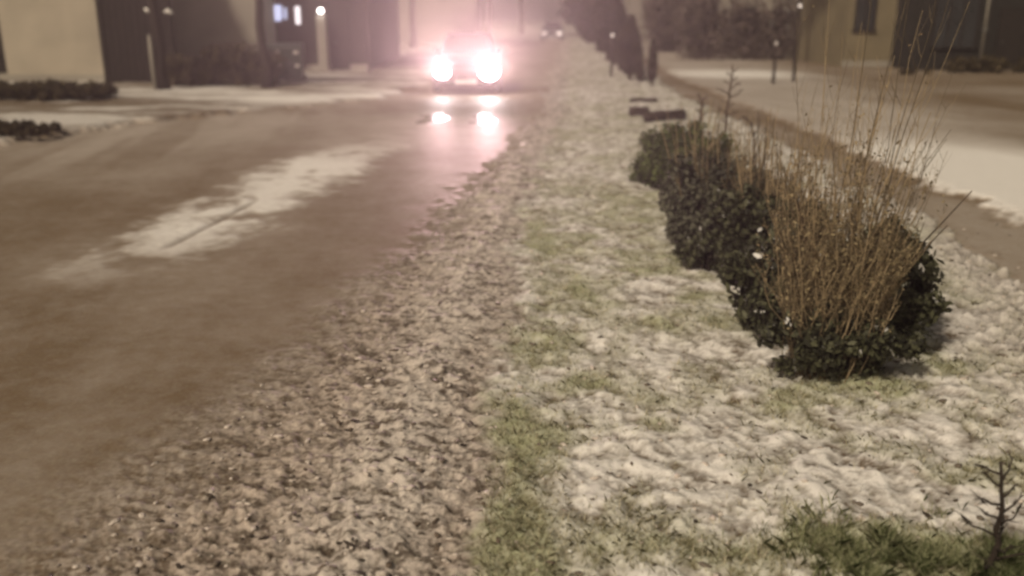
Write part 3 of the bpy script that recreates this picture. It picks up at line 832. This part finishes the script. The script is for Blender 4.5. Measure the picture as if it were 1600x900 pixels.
# tree beside the gate with snow on two stubs
def street_tree(px, py, H, r, label, seed, snowy=False, group=None, crown=True, m='dark_bark', cm='far', n=4000, cr=1.6, name='street_tree', leaf=.09):
    gx, gy = gp(px, py)
    root = empty(name, (gx, gy, ground_z(gx, gy))); tag(root, label, 'tree', group)
    rd = random.Random(seed); mb = MB(); br = MB()
    pts = [Vector((rd.gauss(0, r * .25), rd.gauss(0, r * .25), H * .55 * i / 6 - .1)) for i in range(7)]
    mb.tube(pts, [r * (1.25 if i == 0 else 1 - .06 * i) for i in range(7)], 9); tips = []
    def grow(p, d, ln, rr, lev):
        q = p + d * ln * .5 + Vector((rd.gauss(0, ln * .05),) * 3); e = p + d * ln
        br.tube([p, q, e], [rr, rr * .8, rr * .55], 5); tips.append(e); tips.append(q)
        if lev < 3:
            for _ in range(3):
                d2 = (d + Vector((rd.gauss(0, .55), rd.gauss(0, .55), rd.gauss(.12, .35)))).normalized(); grow(e, d2, ln * .68, rr * .55, lev + 1)
    for k in range(5):
        a = k * 1.256 + rd.random(); grow(pts[-1], Vector((math.cos(a) * .6, math.sin(a) * .6, .9)).normalized(), H * .2, r * .5, 0)
    mb.build('trunk', M[m], root, True); br.build('branch', M[m], root)
    if crown:
        T = np.array([tuple(t) for t in tips]); P = T[rng.integers(0, len(T), n)] + rng.normal(0, H * .045, (n, 3))
        leafcloud(P, leaf, M[cm], 'crown', root, 1.3)
    if snowy:
        z = at(px, 26, gy).z
        for s, px2 in ((-1, 230), (1, 266)):
            dx = at(px2, 26, gy).x - gx
            st = MB(); st.tube([(s * r * .6, 0, z - .12), (dx * .6, 0, z - .03), (dx * 1.25, 0, z + .01 - .06 * s)], [.035, .03, .02], 6); so = st.build('stub_branch', M[m], root)
            sc = MB(); sc.tube([(dx * .6, 0, z + .02), (dx * .85, 0, z + .045), (dx * 1.2, 0, z + .04 - .06 * s)], [.02, .06, .035], 8); sc.build('snow_cap', M['snow'], so, True)
    return root
street_tree(256, 146, 6.5, .15, 'dark tree trunk with two snow capped stubs beside the gate', 21, True, n=500)
street_tree(415, 143, 6.0, .13, 'dark trunk at the right end of the garden hedge', 22, n=500)

def pole(px, py, top, r, label, m='steel', cap=None, Y=None, name='thin_pole'):
    gx, gy = gp(px, py)
    root = empty(name, (gx, gy, ground_z(gx, gy))); tag(root, label, 'pole')
    b = MB(); b.tube([(0, 0, -.1), (0, 0, top)], [r, r * .85], 10); b.build('shaft', M[m], root, True)
    c = MB(); c.tube([(0, 0, top), (0, 0, top + .04)], [r * 1.2, r * .6], 10); c.build('cap', M['plastic'], root)
    return root
pole(243, 147, 1.35, .045, 'short pale pole in front of the dark gate', 'render2')
pole(578, 118, 3.4, .06, 'thin dark pole in the haze left of the oncoming car', 'dark_bark')
pole(1241, 100, 3.6, .09, 'dark pole standing behind the right snow field', 'dark_bark')

def lamp_on_post(px, py, Y, label, r=.07, energy=2, name='garden_lamp', em='lampw'):
    p = at(px, py, Y)
    root = empty(name, (p.x, p.y, 0)); tag(root, label, 'lamp')
    b = MB(); b.tube([(0, 0, -.1), (0, 0, p.z - r)], [.05, .035], 8); b.build('post', M['dark_bark'], root, True)
    l = MB(); l.tube([(0, 0, p.z - r), (0, 0, p.z - r * .4), (0, 0, p.z + r * .5), (0, 0, p.z + r)], [r * .4, r, r * .9, r * .3], 12); l.build('lamp_globe', M[em], root, True)
    c = MB(); c.tube([(0, 0, p.z + r), (0, 0, p.z + r * 1.3)], [r * .9, r * .2], 10); c.build('lamp_cap', M['plastic'], root)
lamp_on_post(975, 20, 34, 'small lit lamp above the row of conifers', .055, em='lampd')
lamp_on_post(957, 55, 29, 'small lit lamp low against the dark conifers', .045, em='lampd')
lamp_on_post(1250, 9, 27, 'small lit lamp beside the dark pole on the right', .045, em='lampd')
lamp_on_post(1213, 68, 26, 'faint low lamp left of the dark pole on the right', .05, em='refl')

def wheelie_bin(px, py, label, rz=.1):
    gx, gy = gp(px, py)
    root = empty('wheelie_bin', (gx, gy, ground_z(gx, gy)), rz); tag(root, label, 'bin')
    b = MB(); b.loft([[(-.22, -.25, .06), (.22, -.25, .06), (.22, .25, .06), (-.22, .25, .06)], [(-.28, -.32, .95), (.28, -.32, .95), (.28, .33, .95), (-.28, .33, .95)]]); b.build('body', M['bin'], root, bevel=.02)
    l = MB(); l.loft([[(-.30, -.35, .955), (.30, -.35, .955), (.30, .36, .955), (-.30, .36, .955)], [(-.26, -.30, 1.04), (.26, -.30, 1.04), (.26, .33, 1.06), (-.26, .33, 1.06)]]); lo = l.build('lid', M['bin'], root, bevel=.02)
    h = MB(); h.tube([(-.2, .40, 1.0), (.2, .40, 1.0)], [.018, .018], 8); h.build('handle', M['plastic'], lo)
    for s in (-1, 1):
        w_ = MB(); w_.tube([(s * .24, .25, .1), (s * .29, .25, .1)], [.1, .1], 14); w_.build('wheel', M['rubber'], root)
    st = MB(); st.box(.06, .17, -.292, -.282, .42, .50); st.build('sticker', M['sticker'], root)
    st = MB(); st.box(.04, .17, -.322, -.312, .78, .86); st.build('sticker', M['sticker'], root)
wheelie_bin(462, 134, 'dark wheeled bin with two small white stickers, below the lit window')
wheelie_bin(437, 132, 'dark wheeled bin standing behind the trunk at the hedge end', -.1)

# right side houses
Yr = gp(1500, 112)[1]
def RX(px, Y=None): return XX(px, 60, Y or Yr)
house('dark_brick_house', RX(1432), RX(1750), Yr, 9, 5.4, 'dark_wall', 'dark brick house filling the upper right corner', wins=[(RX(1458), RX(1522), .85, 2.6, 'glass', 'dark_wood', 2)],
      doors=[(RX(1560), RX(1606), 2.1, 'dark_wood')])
pl_ = empty('downpipe', (RX(1534), Yr - .12, 0)); tag(pl_, 'pale grey downpipe on the dark brick house', 'pipe')
b = MB(); b.tube([(0, 0, .15), (0, 0, 5.0)], [.045, .045], 8); b.build('pipe', M['render2'], pl_, True)
for zb in (1.4, 3.4):
    b = MB(); b.box(-.07, .07, -.06, .09, zb, zb + .06); b.build('bracket', M['steel'], pl_)
Yo = Yr + 2.0
house('ochre_house', XX(1322, 60, Yo), XX(1422, 60, Yo), Yo, 8, 5.2, 'olive_wall', 'small ochre rendered house behind the tops of the tan canes', wins=[(XX(1334, 60, Yo), XX(1362, 60, Yo), 1.4, 2.5, 'glass', 'dark_wood', 1)])
Yb = Yr + 8
house('brown_far_house', XX(1120, 60, Yb), XX(1318, 60, Yb), Yb, 9, 5.2, 'render2', 'long hazy house behind the right snow field', wins=[(XX(1150, 60, Yb), XX(1180, 60, Yb), 1.0, 2.2, 'glass', 'dark_wood', 1), (XX(1262, 60, Yb), XX(1296, 60, Yb), 1.0, 2.2, 'glass', 'dark_wood', 1)], doors=[(XX(1205, 60, Yb), XX(1228, 60, Yb), 2.1, 'dark_wood')])
hedge('boundary_hedge', 1075, 1322, 94, 2.9, 1.6, 'long tall brown hedge in front of the hazy right hand house', m='far', n=26000, leaf=.10, clumps=170)
hedge('bare_thicket', 1022, 1082, 82, 3.4, 2.0, 'pale brown bare thicket between the conifer row and the tall hedge', m='far', n=14000, leaf=.12, clumps=90, cat='thicket')
hedge('front_hedge', 1480, 1640, 116, .55, .6, 'low dark hedge under the dark brick house', n=7000, leaf=.06, clumps=60)
hedge('front_bush', 1400, 1450, 119, .22, .5, 'low dark bush at the left corner of the dark brick house', n=2500, leaf=.04, clumps=14, cat='shrub')
street_tree(1392, 102, 6.0, .12, 'dark trunk in front of the ochre house', 31)
street_tree(1308, 104, 6.0, .09, 'slim trunk behind the tan canes', 32)

# far trees and houses in the haze
for i, (px, py, H, lab) in enumerate([(590, 92, 8, 'hazy tree left of the oncoming car, nearest the dark house'), (645, 78, 9, 'hazy tree directly above the left headlight'),
        (700, 66, 10, 'hazy tree above the gap between the headlights'), (765, 58, 11, 'faint tree above the right headlight'),
        (815, 54, 11, 'faint tree right of the oncoming car'), (1040, 70, 9, 'hazy tree right of the conifer row'), (1085, 84, 7, 'hazy tree left of the long boundary hedge')]):
    street_tree(px, py, H, .2, lab, 50 + i, group='trees fading into the haze', m='bark', n=5000, leaf=.20, name='hazy_tree')
Yf = 62
house('far_house', XX(560, 40, Yf), XX(745, 40, Yf), Yf, 9, 5.5, 'render2', 'faint house in the haze above the left headlight', wins=[(XX(600, 40, Yf), XX(620, 40, Yf), 3.2, 4.4, 'glass', 'frame', 1)])
Yf2 = 75
house('far_house', XX(985, 40, Yf2), XX(1105, 40, Yf2), Yf2, 9, 5.5, 'render2', 'faint house in the haze right of the conifer row', wins=[(XX(1010, 40, Yf2), XX(1030, 40, Yf2), 3.2, 4.4, 'glass', 'frame', 1)])

# crumpled shiny wrapper in the grass
gx, gy = gp(890, 882)
v = IV * (.7 + .6 * rng.random((12, 1))) * np.array([.010, .007, .006])
o = npmesh('shiny_wrapper', v, IF, M['wrapper']); o.location = (gx, gy, ground_z(gx, gy) + .012)
tag(o, 'tiny shiny pale scrap glinting in the grass at bottom centre', 'litter')

# ------------------------------------------------------------------ haze
b = MB(); b.box(-640, 640, -240, 940, -1.1, 16)
hm = bpy.data.materials.new('haze'); hm.use_nodes = True
t = hm.node_tree; t.nodes.clear()
out = t.nodes.new('ShaderNodeOutputMaterial'); pv = t.nodes.new('ShaderNodeVolumePrincipled')
pv.inputs['Color'].default_value = (.93, .90, .88, 1)
pv.inputs['Density'].default_value = .0046
pv.inputs['Anisotropy'].default_value = .68
t.links.new(pv.outputs[0], out.inputs['Volume'])
hz = b.build('haze', hm)
tag(hz, 'thin misty night air over the whole street', 'haze', kind='stuff')
